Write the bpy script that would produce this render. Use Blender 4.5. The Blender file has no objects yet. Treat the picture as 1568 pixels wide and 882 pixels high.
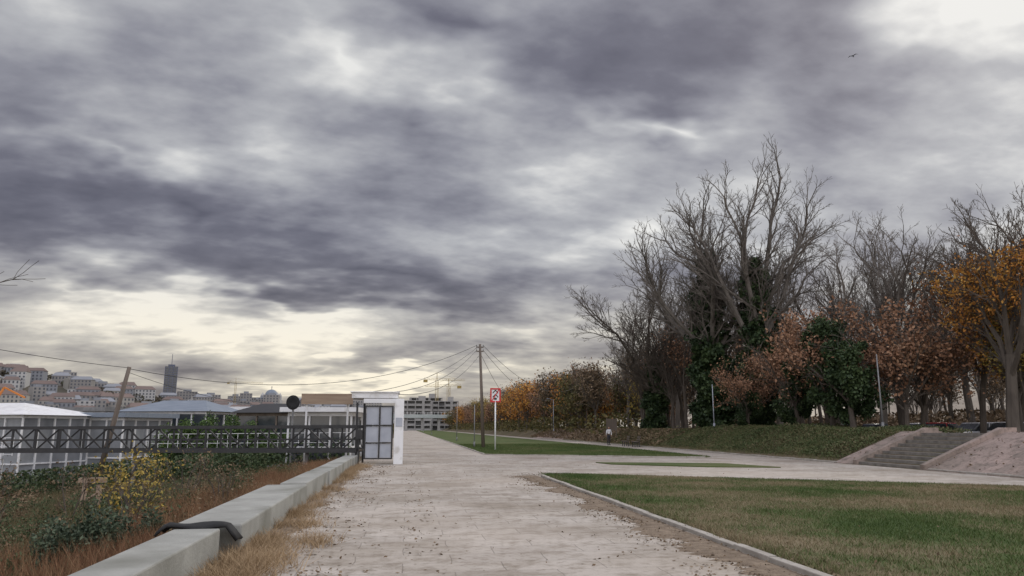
import bpy, math, random
import numpy as np
from math import *
from mathutils import Vector, Matrix
random.seed(7); rng=np.random.default_rng(7)
S=bpy.context.scene; COL=S.collection
S.view_settings.view_transform='Standard'; S.view_settings.look='None'; S.view_settings.exposure=0
YAW=radians(7.86)
# ------------------------------------------------------------------ camera
cam=bpy.data.objects.new("camera",bpy.data.cameras.new("camera"));COL.objects.link(cam);S.camera=cam
cam.data.sensor_width=36;cam.data.lens=26;cam.location=(0,0,1.65);cam.rotation_euler=(radians(100.7),0,-YAW);cam.data.clip_end=8000
# ------------------------------------------------------------------ world
SUN_AZ,SUN_EL=radians(42),radians(34)
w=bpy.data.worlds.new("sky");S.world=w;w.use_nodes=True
try:
    w.cycles.sampling_method='MANUAL'; w.cycles.sample_map_resolution=256
except Exception: pass
nt=w.node_tree;nt.nodes.clear();L=nt.links.new
def N(t,**k):
    n=nt.nodes.new(t)
    for a,b in k.items(): setattr(n,a,b)
    return n
def M(op,a,b=None,c=None):
    n=N('ShaderNodeMath',operation=op)
    for i,x in enumerate((a,b,c)):
        if x is None: continue
        if isinstance(x,(int,float)): n.inputs[i].default_value=x
        else: L(x,n.inputs[i])
    return n.outputs[0]
tc=N('ShaderNodeTexCoord');sep=N('ShaderNodeSeparateXYZ');L(tc.outputs['Generated'],sep.inputs[0])
x,y,z=sep.outputs
zz=M('ADD',M('MAXIMUM',z,0.0),0.21)
cp=N('ShaderNodeCombineXYZ');L(M('DIVIDE',x,zz),cp.inputs[0]);L(M('DIVIDE',y,zz),cp.inputs[1])
mp=N('ShaderNodeMapping');mp.inputs['Rotation'].default_value=(0,0,radians(-25));mp.inputs['Scale'].default_value=(.78,1.05,1);mp.inputs['Location'].default_value=(3.1,5.2,.9);L(cp.outputs[0],mp.inputs[0])
def noise(vec,sc,det,ro,dist):
    n=N('ShaderNodeTexNoise');n.inputs['Scale'].default_value=sc;n.inputs['Detail'].default_value=det;n.inputs['Roughness'].default_value=ro;n.inputs['Distortion'].default_value=dist;L(vec,n.inputs['Vector']);return n
n1=noise(mp.outputs[0],1.9,7,.56,0)
n2=noise(mp.outputs[0],7.5,3,.5,0)
wn=noise(mp.outputs[0],4.2,3,.55,0)
az=M('ARCTAN2',x,y);el=M('ARCSINE',z)
ca=N('ShaderNodeCombineXYZ');L(az,ca.inputs[0]);L(el,ca.inputs[1])
wm=N('ShaderNodeVectorMath',operation='MULTIPLY_ADD');L(wn.outputs['Color'],wm.inputs[0]);wm.inputs[1].default_value=(.30,.17,0);wm.inputs[2].default_value=(-.15,-.085,0)
wa=N('ShaderNodeVectorMath',operation='ADD');L(ca.outputs[0],wa.inputs[0]);L(wm.outputs[0],wa.inputs[1])
val=M('MULTIPLY_ADD',n1.outputs['Fac'],1.95,-.72)
val=M('MULTIPLY_ADD',n2.outputs['Fac'],.42,val)
BL=[(-.468,.411,.188,.063,.21,-.25),(-.074,.482,.121,.032,-.37,.3),(.009,.531,.125,.031,-.06,-.3),(.086,.454,.142,.029,-.44,.2),(.247,.469,.156,.049,-.16,-.22),
(.328,.407,.08,.023,-.43,.38),(.744,.471,.11,.05,-.29,.65),(.55,.382,.091,.047,-.34,-.14),(.003,.381,.102,.042,.03,-.2),(-.346,.328,.191,.023,-.05,.25),(-.241,.257,.283,.033,-.08,-.3),
(-.062,.195,.24,.04,-.06,-.45),(-.382,.165,.22,.035,-.05,.35),(-.171,.150,.13,.018,-.05,.3),(-.449,.239,.085,.03,0,-.15),(.656,.446,.09,.04,0,.2),(.198,.34,.14,.04,-.1,.2),
(-.007,.075,.09,.016,0,.5),(.224,.24,.12,.06,0,.25),(-.269,.10,.3,.035,0,.3),(-.12,.06,.3,.03,0,.3),(.15,.12,.3,.04,0,.25),(.6,.25,.3,.06,0,.15)]
for A,E,ra,re,rot,am in BL:
    m=N('ShaderNodeMapping',vector_type='TEXTURE');m.inputs['Location'].default_value=(A,E,0);m.inputs['Rotation'].default_value=(0,0,rot);m.inputs['Scale'].default_value=(ra*1.8,re*1.8,1);L(wa.outputs[0],m.inputs[0])
    g=N('ShaderNodeTexGradient',gradient_type='QUADRATIC_SPHERE');L(m.outputs[0],g.inputs[0])
    val=M('MULTIPLY_ADD',g.outputs['Fac'],am*(1.4 if am>0 else 1.0),val)
cr=N('ShaderNodeValToRGB');L(val,cr.inputs[0])
e=cr.color_ramp.elements;e[0].position=.0;e[0].color=(.11,.108,.14,1);e[1].position=1;e[1].color=(.84,.835,.81,1)
for p,c in ((.22,(.165,.163,.202,1)),(.45,(.285,.286,.326,1)),(.72,(.485,.49,.51,1))):
    k=e.new(p);k.color=c
hz=N('ShaderNodeMapRange',interpolation_type='SMOOTHSTEP');L(z,hz.inputs[0]);hz.inputs[1].default_value=.02;hz.inputs[2].default_value=.26;hz.inputs[3].default_value=1;hz.inputs[4].default_value=0
mx=N('ShaderNodeMix',data_type='RGBA',blend_type='MULTIPLY');L(hz.outputs[0],mx.inputs[0]);L(cr.outputs[0],mx.inputs[6]);mx.inputs[7].default_value=(1.24,1.13,.93,1)
up=N('ShaderNodeMapRange',interpolation_type='SMOOTHSTEP');L(z,up.inputs[0]);up.inputs[1].default_value=.55;up.inputs[2].default_value=.95;up.inputs[3].default_value=0;up.inputs[4].default_value=2.0  # extra sky brightness added overhead, above the frame, as fill light
bk=N('ShaderNodeMapRange',interpolation_type='SMOOTHSTEP');L(y,bk.inputs[0]);bk.inputs[1].default_value=.2;bk.inputs[2].default_value=-.6;bk.inputs[3].default_value=1;bk.inputs[4].default_value=3.9  # unseen sky behind the camera brightened to light the front faces
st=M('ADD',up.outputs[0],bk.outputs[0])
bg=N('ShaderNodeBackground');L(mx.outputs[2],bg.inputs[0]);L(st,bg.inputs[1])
sk=N('ShaderNodeTexSky',sky_type='NISHITA');sk.sun_disc=False;sk.sun_elevation=SUN_EL;sk.sun_rotation=SUN_AZ
bg2=N('ShaderNodeBackground');L(sk.outputs[0],bg2.inputs[0]);bg2.inputs[1].default_value=.08
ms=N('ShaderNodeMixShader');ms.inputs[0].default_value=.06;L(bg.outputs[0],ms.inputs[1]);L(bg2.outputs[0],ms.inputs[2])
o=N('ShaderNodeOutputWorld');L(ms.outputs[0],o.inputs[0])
sl=bpy.data.lights.new("sun",'SUN');sl.energy=1.3;sl.angle=radians(14);sl.color=(1,.95,.87)
so=bpy.data.objects.new("sun",sl);COL.objects.link(so)
sd=Vector((sin(SUN_AZ)*cos(SUN_EL),cos(SUN_AZ)*cos(SUN_EL),sin(SUN_EL)));so.rotation_euler=(-sd).to_track_quat('-Z','Y').to_euler()
so.location=(20,20,40)
# ------------------------------------------------------------------ materials
def mat(name,cols,scale=2,rough=.9,bump=0,detail=5,island=0,bscale=None,metal=0,spec=.3,stretch=None,lo=.3,hi=.7,second=None):
    m=bpy.data.materials.new(name);m.use_nodes=True;t=m.node_tree;b=t.nodes['Principled BSDF'];l=t.links.new
    b.inputs['Roughness'].default_value=rough;b.inputs['Metallic'].default_value=metal;b.inputs['Specular IOR Level'].default_value=spec
    c=t.nodes.new('ShaderNodeTexCoord');vec=c.outputs['Object']
    if stretch:
        mpn=t.nodes.new('ShaderNodeMapping');mpn.inputs['Scale'].default_value=stretch;l(vec,mpn.inputs[0]);vec=mpn.outputs[0]
    n=t.nodes.new('ShaderNodeTexNoise');n.inputs['Scale'].default_value=scale;n.inputs['Detail'].default_value=detail;n.inputs['Roughness'].default_value=.6;l(vec,n.inputs['Vector'])
    fac=n.outputs['Fac']
    if island:
        g=t.nodes.new('ShaderNodeNewGeometry');a=t.nodes.new('ShaderNodeMath');a.operation='MULTIPLY_ADD';l(g.outputs['Random Per Island'],a.inputs[0]);a.inputs[1].default_value=island;l(fac,a.inputs[2])
        s=t.nodes.new('ShaderNodeMath');s.operation='SUBTRACT';l(a.outputs[0],s.inputs[0]);s.inputs[1].default_value=island/2;fac=s.outputs[0]
    r=t.nodes.new('ShaderNodeValToRGB');l(fac,r.inputs[0]);el=r.color_ramp.elements
    el[0].position=lo;el[0].color=(*cols[0],1);el[1].position=hi;el[1].color=(*cols[-1],1)
    for i,cc in enumerate(cols[1:-1]):
        k=el.new(lo+(hi-lo)*(i+1)/(len(cols)-1));k.color=(*cc,1)
    out=r.outputs[0]
    if second:
        (sc2,col2,lo2,hi2)=second
        n2=t.nodes.new('ShaderNodeTexNoise');n2.inputs['Scale'].default_value=sc2;n2.inputs['Detail'].default_value=4;l(c.outputs['Object'],n2.inputs['Vector'])
        mr=t.nodes.new('ShaderNodeMapRange');l(n2.outputs['Fac'],mr.inputs[0]);mr.inputs[1].default_value=lo2;mr.inputs[2].default_value=hi2
        mi=t.nodes.new('ShaderNodeMix');mi.data_type='RGBA';l(mr.outputs[0],mi.inputs[0]);l(out,mi.inputs[6]);mi.inputs[7].default_value=(*col2,1);out=mi.outputs[2]
    l(out,b.inputs['Base Color'])
    if bump:
        n3=t.nodes.new('ShaderNodeTexNoise');n3.inputs['Scale'].default_value=bscale or scale*6;n3.inputs['Detail'].default_value=4;l(vec,n3.inputs['Vector'])
        bp=t.nodes.new('ShaderNodeBump');bp.inputs['Strength'].default_value=bump;bp.inputs['Distance'].default_value=.03;l(n3.outputs['Fac'],bp.inputs['Height']);l(bp.outputs[0],b.inputs['Normal'])
    return m
def darker(c,f): return tuple(v*f for v in c)
def paving(name,c1,c2,dirt,bw,bh,stain=.5,rot=0):
    m=bpy.data.materials.new(name);m.use_nodes=True;t=m.node_tree;b=t.nodes['Principled BSDF'];l=t.links.new;b.inputs['Roughness'].default_value=.85;b.inputs['Specular IOR Level'].default_value=.3
    c=t.nodes.new('ShaderNodeTexCoord')
    wn=t.nodes.new('ShaderNodeTexNoise');wn.inputs['Scale'].default_value=3;l(c.outputs['Object'],wn.inputs['Vector'])
    ad=t.nodes.new('ShaderNodeVectorMath');ad.operation='MULTIPLY_ADD';l(wn.outputs['Color'],ad.inputs[0]);ad.inputs[1].default_value=(.05,.05,0);l(c.outputs['Object'],ad.inputs[2])
    mpn=t.nodes.new('ShaderNodeMapping');mpn.inputs['Rotation'].default_value=(0,0,rot);l(ad.outputs[0],mpn.inputs[0])
    br=t.nodes.new('ShaderNodeTexBrick');br.inputs['Scale'].default_value=1;br.inputs['Brick Width'].default_value=bw;br.inputs['Row Height'].default_value=bh;br.inputs['Mortar Size'].default_value=.012;br.inputs['Mortar Smooth'].default_value=.8
    br.inputs['Color1'].default_value=(*c1,1);br.inputs['Color2'].default_value=(*c2,1);br.inputs['Mortar'].default_value=(*darker(c1,.55),1);l(mpn.outputs[0],br.inputs['Vector'])
    def nz(s,d,lo,hi,r=.6):
        n=t.nodes.new('ShaderNodeTexNoise');n.inputs['Scale'].default_value=s;n.inputs['Detail'].default_value=d;n.inputs['Roughness'].default_value=r;l(c.outputs['Object'],n.inputs['Vector'])
        q=t.nodes.new('ShaderNodeMapRange');l(n.outputs['Fac'],q.inputs[0]);q.inputs[1].default_value=lo;q.inputs[2].default_value=hi;return q.outputs[0],n
    def mix(f,a,bcol,k=1):
        q=t.nodes.new('ShaderNodeMix');q.data_type='RGBA'
        mm=t.nodes.new('ShaderNodeMath');mm.operation='MULTIPLY';l(f,mm.inputs[0]);mm.inputs[1].default_value=k;l(mm.outputs[0],q.inputs[0]);l(a,q.inputs[6]);q.inputs[7].default_value=(*bcol,1);return q.outputs[2]
    f1,_=nz(.35,6,.42,.72);f2,_=nz(2.2,8,.48,.68,.7);f3,nn=nz(9,6,.52,.75,.7);f4,_=nz(.12,3,.45,.65)
    col=mix(f1,br.outputs[0],darker(dirt,1.25),stain);col=mix(f2,col,dirt,stain);col=mix(f3,col,darker(dirt,.8),stain*.9);col=mix(f4,col,(c1[0]*1.05,c1[1]*1.0,c1[2]*.95),.4)
    l(col,b.inputs['Base Color'])
    bp=t.nodes.new('ShaderNodeBump');bp.inputs['Strength'].default_value=.5;bp.inputs['Distance'].default_value=.015
    su=t.nodes.new('ShaderNodeMath');su.operation='SUBTRACT';l(nn.outputs['Fac'],su.inputs[0]);l(br.outputs['Fac'],su.inputs[1]);l(su.outputs[0],bp.inputs['Height']);l(bp.outputs[0],b.inputs['Normal'])
    return m
m_pave=paving("pavement_stone",(.485,.44,.385),(.40,.36,.315),(.20,.165,.125),1.2,.6,1.0)
m_pink=paving("pink_stone",(.40,.305,.26),(.30,.24,.205),(.15,.125,.10),1.1,.5,.95)
m_conc=mat("wall_concrete",[(.26,.26,.235),(.38,.38,.345)],1.5,.85,.25,bscale=30,second=(.8,(.19,.19,.16),.5,.72))
m_kerb=mat("kerb_stone",[(.27,.245,.21),(.43,.40,.35)],3,.9,.3,bscale=30)
G=[(.055,.085,.026),(.09,.115,.042),(.16,.142,.08),(.21,.17,.105)]
m_lawn=mat("lawn_grass",G,.3,.95,.8,7,bscale=25,lo=.37,hi=.62,spec=.1)
m_blade=mat("grass_blades",[(.06,.096,.027),(.105,.14,.045),(.20,.172,.10),(.27,.215,.13)],.3,.9,0,7,island=.24,lo=.37,hi=.64,spec=.15)
m_lawn2=mat("lawn_grass_far",[(.055,.082,.028),(.085,.108,.038),(.13,.13,.06)],.25,.95,.6,7,bscale=8,spec=.1)
m_soil=mat("river_bank_soil",[(.055,.042,.028),(.11,.08,.05),(.08,.085,.045)],.5,1,.8,7,bscale=8)
m_litter=mat("bank_leaf_litter",[(.08,.065,.035),(.13,.10,.06),(.08,.09,.035)],.35,1,.8,7,bscale=9)
m_far=mat("far_ground",[(.06,.06,.04),(.10,.09,.06)],.02,1)
m_bark=mat("bark",[(.10,.088,.075),(.20,.175,.15)],2,.95,.5,stretch=(1,1,.3))
m_barkd=mat("bark_dark",[(.07,.058,.048),(.14,.118,.096)],2,.95,.4,stretch=(1,1,.3))
m_ivy=mat("ivy_leaves",[(.014,.028,.010),(.032,.055,.02),(.06,.09,.032)],.5,.6,0,island=.4)
m_rust=mat("rust_leaves",[(.18,.095,.055),(.29,.155,.09),(.38,.23,.14)],.4,.9,0,island=.4)
m_orange=mat("orange_leaves",[(.32,.13,.03),(.50,.22,.045),(.52,.30,.07)],.4,.8,0,island=.4)
m_yellow=mat("yellow_leaves",[(.24,.17,.04),(.38,.27,.06),(.20,.18,.05)],.4,.8,0,island=.4)
m_olive=mat("olive_leaves",[(.06,.06,.02),(.11,.10,.035),(.15,.11,.04)],.4,.8,0,island=.4)
m_brown=mat("brown_leaves",[(.09,.065,.038),(.16,.11,.065),(.24,.175,.11)],.4,.9,0,island=.4)
m_straw=mat("dry_grass",[(.26,.18,.10),(.44,.32,.19)],1,.9,0,island=.4)
m_redg=mat("rusty_dry_grass",[(.12,.06,.032),(.22,.11,.058),(.30,.19,.10)],.5,.9,0,island=.5)
m_green=mat("weeds_green",[(.028,.05,.02),(.055,.085,.032),(.10,.12,.055)],.5,.7,0,island=.4)
m_black=mat("black_painted_steel",[(.012,.012,.014),(.03,.03,.03)],4,.5,0,spec=.5)
m_white=mat("white_paint",[(.66,.66,.66),(.80,.80,.79)],1.2,.6,0,second=(3,(.5,.48,.44),.55,.8))
m_steel=mat("galvanised_steel",[(.17,.17,.17),(.28,.28,.28)],3,.5,0,metal=.3)
m_wood=mat("weathered_wood",[(.10,.08,.065),(.19,.155,.125)],3,.9,.3,stretch=(1,1,.1))
m_woodl=mat("plywood_board",[(.24,.17,.12),(.38,.29,.21)],2,.8,.1,stretch=(.3,1,3))
m_glass=mat("dark_glass",[(.02,.025,.03),(.05,.06,.07)],1,.12,0,spec=.8)
m_red=mat("red_paint",[(.50,.03,.03),(.62,.05,.05)],3,.5)
m_water=mat("river_water",[(.05,.06,.06),(.07,.08,.08)],.2,.12,.3,bscale=1.2,spec=.5)
m_panel=mat("frosted_panel",[(.30,.32,.36),(.42,.44,.48)],1.2,.4)
m_pale=mat("pale_glazing",[(.16,.17,.18),(.30,.31,.32)],.6,.3)
m_bluer=mat("blue_grey_roof",[(.16,.19,.23),(.24,.27,.31)],.8,.6,stretch=(1,6,1))
m_tile=mat("roof_tiles",[(.145,.11,.098),(.20,.15,.13)],.05,.9)
m_rub=mat("tyre_rubber",[(.015,.015,.015),(.03,.03,.03)],5,.8)
# ------------------------------------------------------------------ mesh helpers
def obj(name,me,parent=None,mats=(),loc=None):
    ob=bpy.data.objects.new(name,me);COL.objects.link(ob)
    for m in mats: me.materials.append(m)
    if parent: ob.parent=parent
    if loc: ob.location=loc
    return ob
def empty(name,loc=(0,0,0),rz=0):
    ob=bpy.data.objects.new(name,None);COL.objects.link(ob);ob.location=loc;ob.rotation_euler=(0,0,rz);ob.empty_display_size=.2;return ob
def pymesh(name,V,F,mats=(),parent=None,mi=None,smooth=False):
    me=bpy.data.meshes.new(name);me.from_pydata([tuple(v) for v in V],[],F)
    if mi is not None: me.polygons.foreach_set('material_index',mi)
    if smooth: me.polygons.foreach_set('use_smooth',[True]*len(me.polygons))
    me.update();return obj(name,me,parent,mats)
def npmesh(name,V,k,mi=None,mats=()):
    V=np.asarray(V,dtype=np.float32).reshape(-1,3);nv=len(V);nf=nv//k
    me=bpy.data.meshes.new(name);me.vertices.add(nv);me.vertices.foreach_set('co',V.ravel());me.loops.add(nv);me.loops.foreach_set('vertex_index',np.arange(nv,dtype=np.int32))
    me.polygons.add(nf);me.polygons.foreach_set('loop_start',np.arange(0,nv,k,dtype=np.int32))
    try: me.polygons.foreach_set('loop_total',np.full(nf,k,dtype=np.int32))
    except Exception: pass
    for m in mats: me.materials.append(m)
    if mi is not None: me.polygons.foreach_set('material_index',np.asarray(mi,dtype=np.int32))
    me.update(calc_edges=True);return me
class B:
    """collects boxes / prisms / tubes into one mesh"""
    def __init__(s): s.V=[];s.F=[];s.I=[]
    def box(s,c,d,mi=0,rz=0,R=None):
        n=len(s.V);Rm=R or Matrix.Rotation(rz,3,'Z')
        for sx in(-1,1):
            for sy in(-1,1):
                for sz in(-1,1): s.V.append(Vector(c)+Rm@Vector((sx*d[0]/2,sy*d[1]/2,sz*d[2]/2)))
        for f in((0,1,3,2),(4,6,7,5),(0,4,5,1),(2,3,7,6),(0,2,6,4),(1,5,7,3)): s.F.append([n+i for i in f]);s.I.append(mi)
    def tube(s,p,q,r,r2=None,k=8,mi=0,cap=True):
        p=Vector(p);q=Vector(q);r2=r if r2 is None else r2;d=(q-p).normalized();a=d.orthogonal().normalized();b=d.cross(a);n=len(s.V)
        for P,R in((p,r),(q,r2)):
            for i in range(k):
                t=2*pi*i/k;s.V.append(P+a*cos(t)*R+b*sin(t)*R)
        for i in range(k): j=(i+1)%k;s.F.append([n+i,n+j,n+k+j,n+k+i]);s.I.append(mi)
        if cap: s.F.append([n+i for i in range(k)][::-1]);s.I.append(mi);s.F.append([n+k+i for i in range(k)]);s.I.append(mi)
    def bar(s,p,q,t,mi=0): s.tube(p,q,t*.7,k=4,mi=mi)
    def prism(s,poly,axis0,axis1,ext,org,mi=0):
        n=len(s.V);k=len(poly);a=Vector(axis0);b=Vector(axis1);o=Vector(org);e=Vector(ext)
        for off in(Vector((0,0,0)),e):
            for u,v in poly: s.V.append(o+a*u+b*v+off)
        for i in range(k): j=(i+1)%k;s.F.append([n+i,n+j,n+k+j,n+k+i]);s.I.append(mi)
        s.F.append([n+i for i in range(k)][::-1]);s.I.append(mi);s.F.append([n+k+i for i in range(k)]);s.I.append(mi)
    def done(s,name,mats,parent=None,smooth=False,bevel=0):
        ob=pymesh(name,s.V,s.F,mats,parent,s.I,smooth)
        if bevel:
            md=ob.modifiers.new('bevel','BEVEL');md.width=bevel;md.segments=2;md.limit_method='ANGLE'
        return ob
def quads(P,size,flat=0,asp=.55):
    n=len(P);u=rng.normal(size=(n,3));
    if flat: u[:,2]*=flat
    u/=np.linalg.norm(u,axis=1)[:,None];v=rng.normal(size=(n,3))
    if flat: v[:,2]*=flat
    v-=(v*u).sum(1)[:,None]*u;v/=np.linalg.norm(v,axis=1)[:,None]
    s=(size*(.6+.8*rng.random(n)))[:,None]
    return np.stack([P-u*s,P-v*s*asp,P+u*s,P+v*s*asp],1).reshape(-1,3)
def blades(P,h,wd,lean=.4):
    n=len(P);a=rng.random(n)*2*pi;t=np.stack([np.cos(a),np.sin(a),np.zeros(n)],1);hh=(h*(.5+rng.random(n)))[:,None]
    l=rng.normal(size=(n,3))*lean*hh;l[:,2]=0
    tip=P+l+np.array([0,0,1.])*hh
    return np.stack([P-t*wd,P+t*wd,tip],1).reshape(-1,3)
# ------------------------------------------------------------------ terrain
def h(x,y):
    x=np.asarray(x,dtype=float);y=np.asarray(y,dtype=float)
    left=np.interp(x,[-5000,-60,-40,-28,-20,-10,-6,-3.1,-2.7],[-4.5,-4.5,-3.4,-2.7,-1.9,-.9,-.45,-.1,0])
    hump=np.clip(1-np.abs((y-49)/17),0,1);hump=hump*hump*(3-2*hump)
    right=np.interp(x,[20,23.6,27,33],[0,1.4,1.4,.5])
    right=right+hump*.2*np.clip((x-20.6)/2.5,0,1)*np.clip((31-x)/4,0,1)
    return np.where(x<0,left,right)
xs=np.unique(np.concatenate([[-4000,-1500,-600,-300,-150,-100,-60,-50,-40,-34,-28,-24],np.arange(-20,-3,1.0),[-3.1,-2.7,-2.3,0,5,12,19],np.arange(20,34,.6),[36,40,50,70,100,200,500,1500,4000]]))
ys=np.unique(np.concatenate([[-400,-100,-50],np.arange(-20,140,2.0),np.arange(140,400,20),[450,520,600,800,1200,2000,3000,5000]]))
X,Y=np.meshgrid(xs,ys);Z=h(X,Y)
nx,ny=len(xs),len(ys);V=np.stack([X,Y,Z],2).reshape(-1,3);F=[];MI=[]
for j in range(ny-1):
    for i in range(nx-1):
        F.append((j*nx+i,j*nx+i+1,(j+1)*nx+i+1,(j+1)*nx+i));cx=(xs[i]+xs[i+1])/2;MI.append(0 if cx<-1 else (1 if ys[j]<420 and cx<80 else 2))
pymesh("ground",V,F,[m_soil,m_litter,m_far],mi=MI,smooth=True)
pymesh("river",[(-3000,-300,-3.6),(-42,-300,-3.6),(-42,900,-3.6),(-3000,900,-3.6)],[(0,1,2,3)],[m_water])
pymesh("promenade_pavement",[(-2.3,-20,.02),(20.05,-20,.02),(20.05,130,.02),(20.05,520,.02),(-2.3,520,.02)],[(0,1,2,3,4)],[m_pave])
def slab(name,poly,z0,z1,m,parent=None):
    b=B();b.prism(poly,(1,0,0),(0,1,0),(0,0,z1-z0),(0,0,z0));return b.done(name,[m],parent)
lawnA=[(4.62,-10),(4.62,25.2),(4.9,26.3),(5.8,26.5),(17.0,19.2),(17.0,-10)]
slab("lawn",lawnA,.0,.055,m_lawn)
lawnB=[(4.8,46.5),(5.4,45.6),(16.4,40.3),(17,41),(17.3,60),(17,200),(17,520),(4.8,520)]
slab("lawn",lawnB,.0,.06,m_lawn2)
slab("lawn",[(8.8,34.9),(14.4,33.1),(15.3,29.6),(12.5,30.4),(9.1,33.2)],.0,.06,m_lawn2)
def kerb(name,pts,wd=.13,top=.085):
    b=B()
    for (x0,y0),(x1,y1) in zip(pts[:-1],pts[1:]):
        d=Vector((x1-x0,y1-y0,0));Lg=d.length;n=max(1,int(Lg/1.0));a=atan2(d.y,d.x)
        for i in range(n):
            c=Vector((x0,y0,0))+d*((i+.5)/n);b.box((c.x+random.uniform(-.012,.012),c.y,top/2+random.uniform(-.014,.008)),(Lg/n-.015,wd,top),0,a+random.uniform(-.012,.012))
    return b.done(name,[m_kerb],bevel=.012)
kerb("kerb",[(4.53,2),(4.53,25.3),(4.85,26.45),(5.8,26.62)])
kerb("kerb",[(5.9,26.55),(17.0,19.33)],.1,.062)
kerb("kerb",[(4.72,120),(4.72,46.5),(5.35,45.5),(16.4,40.2)],.12,.08)
kerb("kerb",[(17.1,41),(17.4,60),(17.1,140)],.12,.08)
kerb("kerb",[(20.1,14),(20.1,27)],.2,.1)
kerb("kerb",[(20.1,33.3),(20.1,120)],.2,.1)
def poly_scatter(poly,n,x0,x1,y0,y1):
    P=np.stack([rng.uniform(x0,x1,n),rng.uniform(y0,y1,n)],1);ins=np.zeros(n,bool);j=len(poly)-1
    for i in range(len(poly)):
        xi,yi=poly[i];xj,yj=poly[j];c=((yi>P[:,1])!=(yj>P[:,1]))&(P[:,0]<(xj-xi)*(P[:,1]-yi)/(yj-yi+1e-9)+xi);ins^=c;j=i
    return P[ins]
P=poly_scatter(lawnA,280000,4.6,17,5,26.6);P=P[P[:,0]<P[:,1]*1.15+2]
P3=np.column_stack([P,np.full(len(P),.05)]);obj("grass",npmesh("grass",blades(P3,.045,.006,.6),3,mats=[m_blade]))
P=poly_scatter(lawnB,60000,4.7,17.3,40,75);P3=np.column_stack([P,np.full(len(P),.055)])
obj("grass",npmesh("grass_far",blades(P3,.06,.012,.5),3,mats=[mat("grass_blades_far",[(.055,.088,.028),(.09,.122,.04),(.14,.14,.065)],.25,.9,0,7,island=.2,spec=.1)]))
T=[]
for _ in range(420):
    xx,yy=(random.uniform(4.6,16),random.uniform(8,25)) if random.random()<.5 else (4.66+abs(random.gauss(0,.10)),random.uniform(7,26));k=random.randint(15,50);T.append(np.column_stack([rng.normal(xx,.06,k),rng.normal(yy,.09,k),np.full(k,.05)]))
P=np.concatenate(T);P=P[(P[:,0]>4.5)&(P[:,1]<26-(P[:,0]-5)*.62)];obj("grass_tufts",npmesh("grass_tufts",blades(P,.08,.006,.6),3,mats=[m_blade]))
# ------------------------------------------------------------------ fallen leaves
def clusters(n,xf,y0,y1,per,sx,sy,bias=1.0):
    out=[]
    for _ in range(n):
        yy=y0+(y1-y0)*random.random()**bias;xx=xf();k=random.randint(per//3,per);out.append(np.column_stack([rng.normal(xx,sx*random.uniform(.4,1.6),k),rng.normal(yy,sy*random.uniform(.4,1.6),k)]))
    return np.concatenate(out)
P=np.concatenate([clusters(90,lambda:random.uniform(-2.1,-.8),7,34,36,.2,.28),clusters(50,lambda:random.uniform(.05,.45),8,30,10,.1,.2),
 clusters(120,lambda:4.45-abs(random.gauss(0,.45)),7,27,60,.2,.35),clusters(60,lambda:random.uniform(-1.8,4),7,40,6,.3,.3),clusters(40,lambda:4.75+abs(random.gauss(0,.3)),7,27,40,.12,.35),
 np.column_stack([rng.uniform(-2,16,900),rng.uniform(7,45,900)])])
P3=np.column_stack([P,.024+rng.random(len(P))*.010+np.where(P[:,0]>4.6,.05,0)]);obj("fallen_leaves",npmesh("fallen_leaves",quads(P3,.022,.15,.6),4,mats=[m_brown]))
def dirt(name,xc,y0,y1,wd,seed):
    r=np.random.default_rng(seed);yy=np.arange(y0,y1,.10);V=[];F=[];n=7
    wv=wd*(.3+.6*np.abs(np.sin(yy*.9+seed)+.6*np.sin(yy*2.3))/1.3+.45*r.random(len(yy)))
    for j,(q,ww) in enumerate(zip(yy,wv)):
        for i in range(n):
            s=i/(n-1);V.append((xc+s*ww,q,.018+.022*sin(pi*s)*(.4+.6*r.random())+(0 if i in(0,n-1) else .004)))
    for j in range(len(yy)-1):
        for i in range(n-1): F.append((j*n+i,j*n+i+1,(j+1)*n+i+1,(j+1)*n+i))
    return pymesh(name,V,F,[mat(name+"_soil",[(.13,.095,.065),(.27,.21,.15)],6,1,.7,bscale=40)],smooth=True)
dirt("dirt_strip",4.47,6,26,-.75,3);dirt("dirt_strip",-2.22,6,34,.5,5)
T=[]
for _ in range(70):
    yy=6.5+28*random.random()**1.6;xx=-2.15+abs(random.gauss(0,.16));k=random.randint(60,240);r_=random.uniform(.08,.28)
    T.append(np.column_stack([rng.normal(xx,r_*.7,k),rng.normal(yy,r_,k),np.full(k,.02)]))
for (xx,yy,k,r_) in((-1.9,9.6,1500,.26),(-1.95,10.4,1200,.25),(-1.8,8.7,800,.2),(-1.75,13.4,500,.2),(-1.3,11.4,350,.16),(-1.9,7.8,800,.22)):
    T.append(np.column_stack([rng.normal(xx,r_,k),rng.normal(yy,r_*1.4,k),np.full(k,.02)]))
P=np.concatenate(T);P=P[P[:,0]>-2.25];obj("dry_grass",npmesh("dry_grass",blades(P,.15,.005,1.0),3,mats=[m_straw]))
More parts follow.
